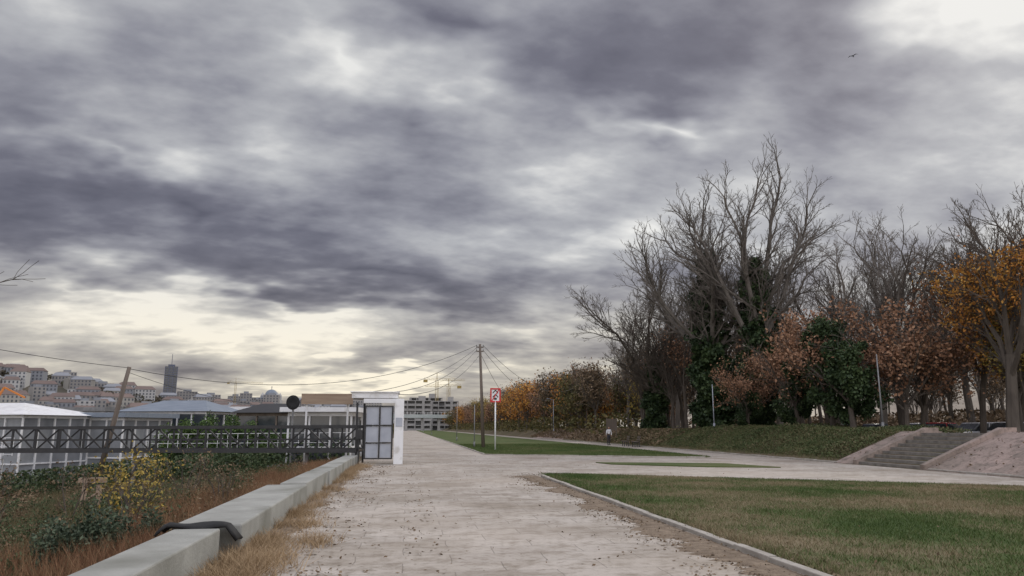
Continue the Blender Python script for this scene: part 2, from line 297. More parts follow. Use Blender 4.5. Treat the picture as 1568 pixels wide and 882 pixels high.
# ------------------------------------------------------------------ low concrete wall
wl=empty("concrete_wall")
b=B();b.box((-2.56,6.0,.2),(.56,8.0,.44));b.done("coping_slab",[m_conc],wl,bevel=.02)
b=B();b.box((-2.6,14.0,.19),(.88,7.0,.44),0,.01);b.done("coping_slab_wide",[m_conc],wl,bevel=.025)
b=B()
for i,yy in enumerate((20.0,24.8,29.6,33.2)): b.box((-2.5+(.02 if i%2 else -.03),yy,.20+.015*(i%2)),(.58,4.7 if i<3 else 2.3,.46),0,random.uniform(-.006,.006))
b.done("coping_slab_far",[m_conc],wl,bevel=.02)
b=B();b.box((-2.6,15,-.35),(.4,38,.72));b.done("foundation",[m_conc],wl)
V=[];F=[];n=16;k=6
for i in range(n):
    s=i/(n-1);xx=-3.1+s*1.0
    for j in range(k):
        q=j/(k-1);V.append((xx,10.12+q*.36+.04*sin(7*s),.43+.03*sin(pi*q)+.018*sin(9*s+q*3)-(.18*max(0,s-.86)/.14)-(.1*max(0,.1-s)/.1)))
for i in range(n-1):
    for j in range(k-1): F.append((i*k+j,(i+1)*k+j,(i+1)*k+j+1,i*k+j+1))
tp=pymesh("black_tarpaulin",V,F,[m_rub],smooth=True);md=tp.modifiers.new('s','SOLIDIFY');md.thickness=.03
# ------------------------------------------------------------------ trees
class Tree:
    def __init__(s,seed): s.r=random.Random(seed);s.seg=[];s.tips=[]
    def br(s,p,d,ln,r,lv,mx,spr,upt,fork=.72,dens=1.0):
        R=s.r;n=max(3,int(ln/ (.6 if lv<2 else .4))) if lv<3 else 3
        n=min(n,9);st=ln/n;rr=r;wig=.055+.03*lv
        for i in range(n):
            d=(d+Vector((R.gauss(0,wig),R.gauss(0,wig),R.gauss(0,wig*.6)+upt))).normalized()
            q=p+d*st;r2=max(rr*(1-.42/n),.005)
            s.seg.append((p.copy(),q.copy(),rr,r2,lv));p=q;rr=r2
            if lv<mx and (i>=n*.3 or lv>0) and R.random()<dens*(.6 if lv==0 else .88):
                a=R.random()*6.283;o=d.orthogonal().normalized();o=(Matrix.Rotation(a,3,d)@o);cd=(d*cos(spr)+o*sin(spr)*R.uniform(.75,1.25)).normalized()
                if lv>0: cd.z+=.1;cd.normalize()
                s.br(p,cd,ln*fork*R.uniform(.55,.95)*(1-.4*i/n),max(rr*R.uniform(.4,.6),.006),lv+1,mx,spr,upt*.9,fork,dens)
        if lv<mx:
            for _ in range(2):
                a=R.random()*6.283;o=Matrix.Rotation(a,3,d)@d.orthogonal().normalized();cd=(d+o*.45).normalized()
                s.br(p,cd,ln*fork*R.uniform(.6,.9),rr*.75,lv+1,mx,spr,upt,fork,dens)
        else: s.tips.append(p.copy())
def tube_mesh(name,segs,mats,extra=None,minr=0):
    allV=[];allI=[]
    A=np.array([[*a,*b_] for a,b_,_,_,_ in segs]);r0=np.array([max(q[2],minr) for q in segs]);r1=np.array([max(q[3],minr) for q in segs]);lv=np.array([q[4] for q in segs])
    for k,sel in((8,lv==0),(5,lv==1),(4,lv==2),(3,lv>=3)):
        if not sel.any(): continue
        p=A[sel,:3];q=A[sel,3:];d=q-p;ln=np.linalg.norm(d,axis=1)[:,None];d=d/ln;q=q+d*r1[sel][:,None]*.5
        ref=np.where(np.abs(d[:,2:3])<.9,np.array([[0,0,1.]]),np.array([[1.,0,0]]));a=np.cross(d,ref);a/=np.linalg.norm(a,axis=1)[:,None];c=np.cross(d,a)
        ring0=[];ring1=[]
        for i in range(k):
            t=2*pi*i/k;o=a*cos(t)+c*sin(t);ring0.append(p+o*r0[sel][:,None]);ring1.append(q+o*r1[sel][:,None])
        for i in range(k):
            j=(i+1)%k;allV.append(np.stack([ring0[i],ring0[j],ring1[j],ring1[i]],1).reshape(-1,3));allI.append(np.zeros(sel.sum()))
    if extra:
        for Vq,mi in extra: allV.append(Vq);allI.append(np.full(len(Vq)//4,mi))
    return npmesh(name,np.concatenate(allV),4,np.concatenate(allI),mats)
def tips_leaves(tips,n,sig,size,asp=.6,zmax=None,zmin=None,keep=.6):
    T=np.array([tuple(t) for t in tips])
    if zmax is not None: T=T[T[:,2]<zmax]
    if zmin is not None: T=T[T[:,2]>zmin]
    c=(np.sin(T[:,0]*1.1+1)+np.sin(T[:,1]*1.3)+np.sin(T[:,2]*1.7)+rng.normal(size=len(T))*.7)>(-1.2 if keep>.5 else 0);T=T[c] if c.sum()>3 else T
    return quads(T[rng.integers(0,len(T),n)]+rng.normal(size=(n,3))*sig,size,0,asp)
def column_leaves(pts,n,rad,size):
    P=np.array(pts);t=rng.random(n)*(len(P)-1);i=t.astype(int);f=(t-i)[:,None];c=P[i]*(1-f)+P[np.minimum(i+1,len(P)-1)]*f
    a=rng.random(n)*2*pi;lump=1+.35*np.sin(c[:,2]*1.9+a*2)+.25*np.sin(c[:,2]*4.1-a*3);rr=c[:,3]*rad*lump*np.sqrt(.35+.65*rng.random(n))
    return quads(np.column_stack([c[:,0]+rr*np.cos(a),c[:,1]+rr*np.sin(a),c[:,2]+rng.normal(size=n)*.15]),size,0,.7)
def place(name,me,x,y,rz=0,sc=1,dz=-.1,parent=None):
    ob=bpy.data.objects.new(name,me);COL.objects.link(ob);ob.location=(x,y,float(h(x,y))+dz);ob.rotation_euler=(0,0,rz);ob.scale=(sc,sc,sc)
    if parent: ob.parent=parent
    return ob
def big_tree(seed,H,limbs,trunk_h,r,mx=4,spr=.62,splay=.5,upt=.05,lean=(0,0),fork=.66):
    t=Tree(seed);p=Vector((0,0,0));n=6;d=Vector((lean[0],lean[1],1)).normalized();rr=r;pts=[]
    for i in range(n):
        d=(d+Vector((t.r.gauss(0,.04),t.r.gauss(0,.04),.05))).normalized();q=p+d*trunk_h/n;r2=rr*.95;t.seg.append((p.copy(),q.copy(),rr*(1.25 if i==0 else 1),r2,0));pts.append((*p,rr));p=q;rr=r2
    pts.append((*p,rr))
    for i in range(limbs):
        a=2*pi*i/limbs+t.r.uniform(-.4,.4);sp=splay*t.r.uniform(.6,1.25) if i else .1
        cd=Vector((cos(a)*sp,sin(a)*sp,1)).normalized()
        t.br(p-d*t.r.uniform(0,trunk_h*.3),cd,(H-trunk_h)*.5,rr*.6,1,mx,spr,upt,fork,.9)
    t.trunk=pts;return t
T_A=big_tree(11,22,6,7.0,.5,5,.62,.75,.03)
ta_=T_A.trunk[-1]
ivA=column_leaves([(x,y,z,1.2) for x,y,z,_ in T_A.trunk]+[(ta_[0],ta_[1],10,1.15),(ta_[0],ta_[1],12.5,.9),(ta_[0]+.2,ta_[1],15.5,.4)],24000,1.2,.15)
place("bare_tree_with_ivy",tube_mesh("tree_ivy_a",T_A.seg,[m_bark,m_ivy],[(ivA,1)],.012),26,61,.4,1)
T_B=big_tree(23,25,6,8.5,.55,5,.6,.6,.03)
tb_=T_B.trunk[-1]
ivB=column_leaves([(x,y,z,1.0) for x,y,z,_ in T_B.trunk]+[(tb_[0],tb_[1],11,1.0),(tb_[0],tb_[1],14.2,.55)],20000,1.2,.15)
place("bare_tree_with_ivy",tube_mesh("tree_ivy_b",T_B.seg,[m_bark,m_ivy],[(ivB,1)],.012),27.8,57.0,1.0,1)
T_C=big_tree(37,20.5,7,4.0,.42,5,.66,.95,.03)
ivC=column_leaves([(x,y,z,.9) for x,y,z,_ in T_C.trunk]+[(0,0,7,.4)],7000,1.2,.15)
place("bare_tree_with_ivy",tube_mesh("tree_ivy_c",T_C.seg,[m_barkd,m_ivy],[(ivC,1)],.013),25.2,75,2.0,1)
T_D=big_tree(41,17.5,5,6.5,.33,5,.58,.5,.04)
meD=tube_mesh("bare_tree_d",T_D.seg,[m_bark],None,.010)
place("bare_tree",meD,32,45,0,1.0)
T_E=big_tree(53,17,6,5,.3,4,.62,.6)
meE=tube_mesh("bare_tree_e",T_E.seg,[m_barkd],None,.011)
place("bare_tree",meE,36,60,0,1.1)
for (x,y,r_,s) in((31,71,1,1.05),(29,84,2,1.0),(34,92,3,1.0),(42,62,4,1.1),(40,77,5,1.2),(46,56,.5,1.05),(30,100,2.5,.9),(44,49,1.5,1.0),(37,50,2.2,.9),(48,45,3.1,1.0)):
    place("bare_tree",meE if int(x)%2 else meD,x,y,r_,s)
T_F=big_tree(67,14.5,6,4.5,.32,5,.6,.6)
lf=tips_leaves(T_F.tips,6500,.3,.08,zmax=9.8)
place("autumn_tree",tube_mesh("autumn_tree_f",T_F.seg,[m_barkd,m_orange],[(lf,1)],.009),30.5,34.5,0,1)
lf2=tips_leaves(T_E.tips,5200,.4,.12,zmax=11)
meO=tube_mesh("autumn_tree_g",T_E.seg,[m_barkd,m_orange],[(lf2,1)],.012)
lf3=tips_leaves(T_D.tips,6000,.45,.12,zmax=13)
meY=tube_mesh("autumn_tree_h",T_D.seg,[m_barkd,m_yellow],[(lf3,1)],.012)
place("autumn_tree",meY,33.5,36.5,1,.6);place("autumn_tree",meO,37,41,1,.85);place("autumn_tree",meO,34,38,3,.72);place("autumn_tree",meY,41,43,2,.8);place("autumn_tree",meO,46,50,4,.9);place("autumn_tree",meY,38,33,0,.8)
T_R=big_tree(71,9,6,2.2,.16,4,.7,.8,.02)
rl=tips_leaves(T_R.tips,3600,.3,.10,keep=.3)
meR=tube_mesh("rusty_tree_a",T_R.seg,[m_barkd,m_rust],[(rl,1)],.009)
for (x,y,r,s) in((27,50,0,1.0),(28.5,47,2,1.05),(27.5,43.5,4,1.0),(29,40.5,1,1.0),(30,54,3,1.2),(25.5,54,5,.7),(31,42,5.5,1.1)): place("rusty_leaf_tree",meR,x,y,r,s)
def ever(seed,H,rad,n):
    t=big_tree(seed,H,5,H*.3,.18,3,.7,.5);r_=np.random.default_rng(seed);c=[]
    for i in range(30):
        zz=H*(.12+.88*r_.random());rr=rad*(1-((zz/H)-.45)**2*1.9)*.85;a=r_.random()*6.28;c.append((cos(a)*rr*r_.random()**.5,sin(a)*rr*r_.random()**.5,zz,r_.uniform(.25,.75)*rad*.5))
    c=np.array(c);i=r_.integers(0,len(c),n);dd=r_.normal(size=(n,3));dd/=np.linalg.norm(dd,axis=1)[:,None];P=c[i,:3]+dd*(c[i,3]*(.4+.8*r_.random(n)))[:,None];P=P[P[:,2]>.1]
    return tube_mesh("evergreen_tree",t.seg,[m_barkd,m_ivy],[(quads(P,.085,0,.7),1)],.01)
me1=ever(5,6.8,2.2,18000);me2=ever(9,5.2,1.8,12000)
place("evergreen_tree",me1,26.4,44,0,1);place("evergreen_tree",me2,26.2,41.5,1,1.05);place("evergreen_tree",me2,26.0,47.5,2,.9);place("evergreen_tree",me2,25.5,54,2.5,.6)
T1=big_tree(81,13,5,5,.2,4,.6,.4);T2=big_tree(83,14,5,4,.22,4,.62,.5);T3=big_tree(85,12,4,6,.17,4,.55,.35)
W=[tube_mesh("wood_a",T1.seg,[m_barkd,m_rust],[(tips_leaves(T1.tips,900,.5,.12),1)],.014),tube_mesh("wood_b",T2.seg,[m_barkd],None,.014),tube_mesh("wood_c",T3.seg,[m_barkd,m_brown],[(tips_leaves(T3.tips,1500,.6,.13),1)],.014)]
wood=empty("distant_woodland")
rr=random.Random(4)
for i in range(120):
    y=rr.uniform(22,130);x=rr.uniform(31,75)
    if x/y<.28 or x/y>1.05: continue
    if 34<x<44 and abs(y-x/.75)<9: continue
    place("tree",rr.choice(W),x,y,rr.uniform(0,6.28),rr.uniform(.7,1.1),parent=wood)
for i in range(22):
    y=rr.uniform(66,125);x=rr.uniform(24.5,30);place("tree",rr.choice(W),x,y,rr.uniform(0,6.28),rr.uniform(.65,.9),parent=wood)
P=np.column_stack([rng.uniform(44,75,40000),rng.uniform(25,130,40000),rng.random(40000)**1.5*2.6]);P[:,2]+=h(P[:,0],P[:,1])
obj("undergrowth",npmesh("undergrowth",quads(P,.22,0,.6),4,mats=[m_brown]))
ta=big_tree(91,10.5,6,2.5,.2,4,.75,.7,.02);tb=big_tree(93,11.5,6,3,.2,4,.7,.55)
FR=[]
for nm,t,m,n,s in(("row_orange",ta,m_orange,2600,.18),("row_brown",tb,m_brown,2000,.18),("row_yellow",tb,m_yellow,1800,.17),("row_olive",ta,m_olive,3600,.2),("row_rust",ta,m_rust,2400,.18)):
    FR.append(tube_mesh(nm,t.seg,[m_barkd,m],[(tips_leaves(t.tips,n,.6,s),1)],.02))
row=empty("distant_tree_row")
y=96
while y<560:
    for x in(24.5,30,37):
        k=rr.random();c=FR[1] if k<.28 else FR[3] if k<.4 else FR[0] if k<.72 else FR[2] if k<.8 else FR[4]
        place("tree",c,x+rr.uniform(-1.5,1.5),y+rr.uniform(-3,3),rr.uniform(0,6.28),rr.uniform(.75,1.05),parent=row)
    y+=7 if y<200 else 11
P=np.column_stack([rng.uniform(22,32,16000),rng.uniform(85,420,16000),rng.random(16000)**2*2.2]);P[:,2]+=h(P[:,0],P[:,1])
obj("bank_shrubs",npmesh("bank_shrubs",quads(P,.25,0,.6),4,mats=[m_olive]))
n=64000;P=np.column_stack([20.5+7*rng.random(n),rng.uniform(33.6,63,n)]);z=h(P[:,0],P[:,1]);lump=.2*(1+np.sin(P[:,0]*2.1+P[:,1]*.9))*(.5+.5*np.sin(P[:,1]*.6))
obj("ground_ivy",npmesh("ground_ivy",quads(np.column_stack([P,z+(.03+rng.random(n)*(.08+lump*.7))]),.05,.7,.6),4,mats=[mat("ground_ivy_leaves",[(.055,.075,.026),(.09,.112,.042),(.155,.125,.068)],.5,.8,0,island=.4)]))
n=30000;P=np.column_stack([20.3+5*rng.random(n),rng.uniform(33.6,80,n)]);obj("bank_grass",npmesh("embankment_grass",blades(np.column_stack([P,h(P[:,0],P[:,1])]),.18,.012,.5),3,mats=[mat("embankment_grass_blades",[(.07,.095,.035),(.12,.13,.05),(.19,.15,.08)],.4,.9,0,6,island=.3)]))
n=14000;P=np.column_stack([20.4+5*rng.random(n),rng.uniform(60,125,n)]);z=h(P[:,0],P[:,1])
obj("bank_leaf_litter",npmesh("bank_leaf_litter",quads(np.column_stack([P,z+.03+rng.random(n)*.12]),.1,.5,.7),4,mats=[m_brown]))
t=Tree(3);t.br(Vector((0,0,0)),Vector((.05,.05,1)),3.2,.13,0,1,.7,.02,.5,.3)
for (q,dx,dz,l) in(((0.2,0,2.6),(1,.35,.45),0,2.3),((.1,0,3.2),(.9,.1,.9),0,2.6),((.1,0,2),(1,.3,.2),0,2.2)):
    t.br(Vector(q),Vector(dx).normalized(),l,.03,2,4,.6,.03,.6,.8)
place("bare_tree",tube_mesh("twiggy_tree",t.seg,[m_barkd],None,.004),-10.7,14.5,0,1)
# ------------------------------------------------------------------ left bank scrub
def clump_leaves(centers,n,size,sq=1.0):
    c=np.array(centers);i=rng.integers(0,len(c),n);dd=rng.normal(size=(n,3));dd/=np.linalg.norm(dd,axis=1)[:,None];r=c[i,3]*(rng.random(n)**.4)*(.75+.35*np.sin(dd[:,0]*5+i)+.2*np.sin(dd[:,1]*9+i*2))
    P=c[i,:3]+dd*r[:,None]*np.array([1,1,sq]);P[:,2]=np.maximum(P[:,2],h(P[:,0],P[:,1])+.01);return quads(P,size,0,.5)
def rand_clumps(n,x0,x1,y0,y1,r0,r1,seed):
    r=random.Random(seed);o=[]
    for _ in range(n):
        x=r.uniform(x0,x1);y=r.uniform(y0,y1);q=r.uniform(r0,r1);o.append((x,y,float(h(x,y))+q*.35,q))
    return o
obj("brown_scrub",npmesh("brown_scrub",np.concatenate([clump_leaves(rand_clumps(110,-13,-3.6,6,33,.3,.75,1),52000,.024,.8),clump_leaves(rand_clumps(60,-30,-12,18,40,.4,.9,2),20000,.045,.8)]),4,mats=[m_brown]))
obj("green_weeds",npmesh("green_weeds",np.concatenate([clump_leaves(rand_clumps(75,-13,-4.2,9,34,.3,.7,3),34000,.028,.7),clump_leaves(rand_clumps(40,-26,-5,20,40,.4,.9,4),18000,.045,.7)]),4,mats=[m_green]))
obj("shrub",npmesh("shrub",clump_leaves([(-4.1,11.4,.1,.45),(-4.5,11.9,.1,.5),(-3.8,12.3,.05,.4),(-4.6,11.2,0,.45),(-5.0,12.2,.0,.4)],14000,.03,.9),4,mats=[mat("shrub_leaves",[(.03,.045,.025),(.065,.09,.05),(.11,.14,.085)],.8,.7,0,island=.5)]))
n=60000;P=np.column_stack([-3.05-3.0*rng.random(n)**1.7,rng.uniform(8,36,n)]);z=h(P[:,0],P[:,1]);keep=(np.sin(P[:,1]*1.3)+np.sin(P[:,0]*3+P[:,1]*.6)+rng.normal(size=n)*.6)>-.3;P=np.column_stack([P,z])[keep]
obj("rusty_grass",npmesh("rusty_grass",blades(P,.36,.006,.4),3,mats=[m_redg]))
n=50000;P=np.column_stack([rng.uniform(-22,-3.2,n),rng.uniform(7,40,n)]);z=h(P[:,0],P[:,1]);obj("bank_grass",npmesh("bank_grass",blades(np.column_stack([P,z]),.3,.008,.4),3,mats=[mat("bank_grass_mix",[(.055,.075,.03),(.12,.11,.055),(.19,.12,.065)],.35,.9,0,7,island=.3)]))
def sapling(name,x,y,H,m,seed,n=700):
    t=Tree(seed)
    for i in range(5):
        a=i*1.3;t.br(Vector((.05*cos(a),.05*sin(a),0)),Vector((cos(a)*.35,sin(a)*.35,1)).normalized(),H*.75,.018,2,4,.6,.05,.5,.6)
    place(name,tube_mesh(name,t.seg,[m_barkd,m],[(tips_leaves(t.tips,n,.13,.033),1)],.004),x,y,0,1)
for i,(x,y,H) in enumerate(((-5.6,17,1.4),(-5.3,15.6,1.1),(-6.4,19.5,1.4))): sapling("yellow_sapling",x,y,H,m_yellow,100+i,340)
for i,(x,y,H) in enumerate(((-7.5,15,1.2),(-9,17,1.3),(-12,24,1.6),(-6.5,24,1.3),(-8.5,21,1.3),(-4.6,20,.9),(-10.5,19,1.3))): sapling("bare_shrub",x,y,H,m_brown,120+i,300)
st=empty("wooden_mooring_frame",(-9.2,24.0,float(h(-9.2,24.0))));st.scale=(.85,.85,.85)
b=B();b.tube((-.25,0,0),(-.2,0,1.1),.10,.09);b.tube((.25,.1,0),(.2,.1,.95),.10,.09);b.box((0,.05,1.1),(.85,.25,.16),0,.1);b.tube((-.2,.02,.4),(.22,.1,.7),.04);b.done("timber",[m_woodl],st)
# ------------------------------------------------------------------ poles, sign, wires
def upole(name,x,y,H,lean,arm=True):
    e_=empty(name,(x,y,float(h(x,y))));b=B();b.tube((0,0,-.2),(lean[0],lean[1],H),.16,.1,10);b.done("pole",[m_wood],e_,True)
    if arm:
        b=B();top=Vector((lean[0],lean[1],H));b.box(top-Vector((0,0,.25)),(.62,.09,.09));b.box(top-Vector((0,0,.6)),(.62,.09,.09))
        b.done("crossarm",[m_wood],e_);b=B()
        for dx in(-.27,.27): b.tube(top+Vector((dx,0,-.2)),top+Vector((dx,0,-.04)),.035,.02,6);b.tube(top+Vector((dx,0,-.55)),top+Vector((dx,0,-.39)),.035,.02,6)
        b.done("insulators",[m_glass],e_)
    return e_
up_=upole("utility_pole",6.2,62.2,8.6,(-.35,0))
h2=float(h(-16.2,42.6));upole("utility_pole",-16.2,42.6,4.9-h2,(1.1,.2),False)
def wire(p,q,sag,r=.016):
    c=bpy.data.curves.new("overhead_wire",'CURVE');c.dimensions='3D';c.bevel_depth=r;sp=c.splines.new('POLY');n=24;sp.points.add(n-1)
    for i in range(n):
        t_=i/(n-1);P=Vector(p).lerp(Vector(q),t_);P.z-=sag*4*t_*(1-t_);sp.points[i].co=(*P,1)
    c.materials.append(m_black);o_=bpy.data.objects.new("overhead_wire",c);COL.objects.link(o_);return o_
pt=(5.85,62.2)
wire((pt[0]-.27,62.2,8.5),(-15.1,42.8,4.8),1.9);wire((pt[0]-.27,62.2,8.1),(-1.9,37,3.35),1.0);wire((pt[0]-.27,62.2,8.3),(-3.6,38.6,3.3),.9);wire((pt[0]-.1,62.2,7.6),(-1.2,36.4,3.3),1.1)
wire((pt[0]+.27,62.2,8.5),(26.5,112,8.6),2.6);wire((pt[0]+.27,62.2,8.1),(25,118,7.0),2.4);wire((pt[0]+.1,62.2,7.7),(25,150,6.0),2.8)
wire((-15.1,42.8,4.85),(-30,30.5,8.2),.6,.014);wire((-15.1,42.8,4.6),(-9,45,3.0),.2,.012)
sg=empty("traffic_sign",(6.35,55,0))
b=B();b.tube((0,0,0),(0,0,3.6),.055,.055,10);b.done("post",[m_white],sg,True)
b=B();b.box((0,0,4.02),(.66,.04,1.02));b.done("face",[m_white],sg)
b=B()
for c,d in(((0,-.035,4.49),(.78,.03,.1)),((0,-.035,3.55),(.78,.03,.1)),((-.34,-.035,4.02),(.1,.03,.838)),((.34,-.035,4.02),(.1,.03,.838))): b.box(c,d)
b.done("red_border",[m_red],sg)
b=B()
for zz in(4.28,3.98): b.prism([(-.2,-.1),(0,.1),(.2,-.1),(.2,.0),(0,.2),(-.2,0)],(1,0,0),(0,0,1),(0,.012,0),(0,-.034,zz-.05))
b.box((0,-.028,3.76),(.2,.012,.14));b.done("symbol",[m_black],sg)
b=B();b.prism([(-.3,-.42),(-.24,-.45),(.3,.42),(.24,.45)],(1,0,0),(0,0,1),(0,.008,0),(0,-.045,4.02));b.done("diagonal",[m_red],sg)
def lamp(x,y,H,m,arm=.7):
    e_=empty("street_lamp",(x,y,float(h(x,y))));b=B();b.tube((0,0,-.1),(0,0,H),.05,.032,10);b.tube((0,0,0),(0,0,.5),.09,.08,10)
    if arm: b.tube((0,0,H-.03),(-arm,0,H+.12),.03,.025,6);b.box((-arm-.18,0,H+.12),(.42,.16,.07))
    b.done("column",[m],e_,True)
lamp(24.3,57.5,3.6,m_panel,0.0);lamp(25.6,37.8,4.2,m_steel,0);lamp(22.6,116,5,m_panel);lamp(5.6,64,3.6,m_steel,0);lamp(6.1,95,4.6,m_steel,.5);lamp(5.6,180,5,m_steel);lamp(-2.8,62,3.8,m_steel)
lamp(-3.2,180,7,m_steel);lamp(5.2,260,8,m_steel)
e_=empty("information_board",(21.2,77,float(h(21.2,77))));b=B();b.tube((-.5,0,0),(-.5,0,2.2),.05);b.tube((.5,0,0),(.5,0,2.2),.05);b.box((0,-.02,1.5),(1.15,.06,1.2));b.done("board",[m_wood],e_)
# ------------------------------------------------------------------ stairs + stone slopes
stt=empty("stone_stairs");b=B();ns=9
for i in range(ns):
    x0=20.1+i*.4;zt=(i+1)*.158;b.box(((x0+23.75)/2,29.55,zt/2-.02),(23.75-x0,4.2,zt+.04-.0),0)
b2=b.done("steps",[mat("step_stone",[(.13,.12,.105),(.25,.23,.205)],3,.9,.4,bscale=30)],stt)
b=B()
for yy in(27.3,31.8):
    b.prism([(20.0,-.05),(20.0,.22),(23.6,1.66),(24.2,1.66),(24.2,-.05)],(1,0,0),(0,0,1),(0,.28,0),(0,yy-.14,0))
b.done("cheek_wall",[m_pink],stt)
def slope(y0,y1,parent=None):
    b=B();b.prism([(20.0,-.1),(20.0,.05),(23.6,1.47),(24.6,1.49),(24.6,.5)],(1,0,0),(0,0,1),(0,y1-y0,0),(0,y0,0));return b.done("stone_slope",[m_pink],parent)
slope(12,27.14);slope(31.95,33.5);slope(98,118)
P=np.column_stack([rng.uniform(20.2,24,900),rng.uniform(14,34,900)]);P=P[(P[:,1]<27)|(P[:,1]>32)];obj("fallen_leaves",npmesh("fallen_leaves_b",quads(np.column_stack([P,h(P[:,0],P[:,1])+.09]),.045,.2,.6),4,mats=[m_brown]))
# ------------------------------------------------------------------ benches and person
def bench(x,y,rz):
    e_=empty("park_bench",(x,y,float(h(x,y))+.02),rz)
    b=B()
    for i in range(3): b.box((0,-.2+i*.17,.45),(1.8,.13,.04))
    b.done("seat",[m_wood],e_,bevel=.008);b=B()
    for i in range(2): b.box((0,.26+i*.04,.62+i*.2),(1.8,.035,.13))
    b.done("backrest",[m_wood],e_,bevel=.008);b=B()
    for sx in(-.75,.75): b.box((sx,-.15,.215),(.07,.07,.43));b.box((sx,.22,.215),(.07,.07,.43));b.bar((sx,.24,.43),(sx,.34,.95),.04);b.box((sx,.03,.4),(.07,.45,.05))
    b.done("legs",[m_black],e_)
bench(19.4,66,radians(-100));bench(19.5,63.2,radians(-100))
pe=empty("person",(19.0,70,.02),radians(10))
def skin(name,pts,edges,m,parent,root=0):
    me=bpy.data.meshes.new(name);me.from_pydata([p[:3] for p in pts],edges,[]);ob=obj(name,me,parent,[m]);md=ob.modifiers.new('skin','SKIN');sv=me.skin_vertices[0].data
    for i,p in enumerate(pts): r=p[3];sv[i].radius=(r if not isinstance(r,tuple) else r[0],r if not isinstance(r,tuple) else r[1])
    sv[root].use_root=True;ob.modifiers.new('sub','SUBSURF').levels=1;ob.modifiers['sub'].render_levels=2;return ob
m_cloth=mat("white_shirt",[(.62,.62,.63),(.75,.75,.76)],6,.9);m_trs=mat("dark_trousers",[(.02,.022,.03),(.04,.042,.05)],6,.9);m_skin=mat("skin",[(.36,.2,.14),(.42,.25,.18)],6,.6)
skin("trousers",[(0,0,.9,(.15,.11)),(-.09,0,.85,.085),(-.12,-.03,.48,.06),(-.12,.04,.1,.045),(.09,0,.85,.085),(.12,.08,.48,.06),(.12,.2,.12,.045),(0,0,.98,(.15,.1))],[(0,1),(1,2),(2,3),(0,4),(4,5),(5,6),(0,7)],m_trs,pe)
skin("shirt",[(0,0,1.0,(.16,.11)),(0,0,1.25,(.17,.12)),(0,0,1.42,(.15,.1)),(0,0,1.48,.07),(-.2,0,1.4,.06),(-.27,-.02,1.13,.048),(-.22,.1,.95,.04),(.2,0,1.4,.06),(.27,.02,1.13,.048),(.22,-.08,.95,.04)],[(0,1),(1,2),(2,3),(2,4),(4,5),(5,6),(2,7),(7,8),(8,9)],m_cloth,pe)
skin("head",[(0,0,1.48,.05),(0,-.005,1.55,.055),(0,-.02,1.63,(.075,.09)),(0,-.01,1.71,(.065,.08))],[(0,1),(1,2),(2,3)],m_skin,pe)
skin("hair",[(0,.02,1.66,(.08,.09)),(0,0,1.73,(.07,.08))],[(0,1)],m_barkd,pe)
skin("hands",[(-.21,.12,.92,.035),(-.2,.17,.84,.03)],[(0,1)],m_skin,pe);skin("hand_r",[(.21,-.1,.92,.035),(.2,-.15,.84,.03)],[(0,1)],m_skin,pe)
b=B();b.box((-.12,-.03,.04),(.09,.26,.08));b.box((.12,.15,.05),(.09,.26,.08));b.done("shoes",[m_black],pe,bevel=.02)
# ------------------------------------------------------------------ cars
def car(x,y,rz,col):
    e_=empty("parked_car",(x,y,float(h(x,y))),rz);mp_=mat("car_paint",[col,darker(col,.85)],1,.25,spec=.6)
    b=B();side=[(-2.1,.25),(-2.15,.6),(-2.05,.85),(-1.1,.93),(1.55,.98),(2.05,.9),(2.12,.5),(2.05,.25)];b.prism(side,(1,0,0),(0,0,1),(0,1.7,0),(0,-.85,0));b.done("body",[mp_],e_,bevel=.08)
    b=B();b.prism([(-1.1,.93),(-.45,1.42),(.95,1.45),(1.6,.98)],(1,0,0),(0,0,1),(0,1.46,0),(0,-.73,0));b.done("windows",[m_glass],e_,bevel=.05)
    b=B();b.prism([(-.5,1.40),(-.4,1.47),(.9,1.5),(1.05,1.43)],(1,0,0),(0,0,1),(0,1.4,0),(0,-.7,0));b.prism([(.15,.96),(.25,1.43),(.33,1.43),(.27,.96)],(1,0,0),(0,0,1),(0,1.475,0),(0,-.7375,0));b.done("roof",[mp_],e_,bevel=.03)
    b=B()
    for wx in(-1.3,1.3):
        for wy in(-.86,.68): b.tube((wx,wy,.32),(wx,wy+.2,.32),.32,k=18)
    b.done("wheels",[m_rub],e_);b=B()
    for wy in(-.6,.6): b.box((-2.12,wy,.68),(.06,.3,.13));b.box((2.1,wy,.72),(.06,.26,.14))
    b.done("lights",[m_white],e_)
cols=[(.6,.6,.62),(.45,.03,.03),(.5,.5,.52),(.7,.7,.7),(.04,.05,.07),(.45,.46,.48),(.08,.1,.2)]
for i,(x,y) in enumerate(((36,43.6),(36,46.6),(36,49.6),(36.2,40.5),(41,62),(42,68),(43,75),(36.3,37.5))): car(x,y,radians(170+random.uniform(-8,8)) if i%2 else radians(5),cols[i%7])
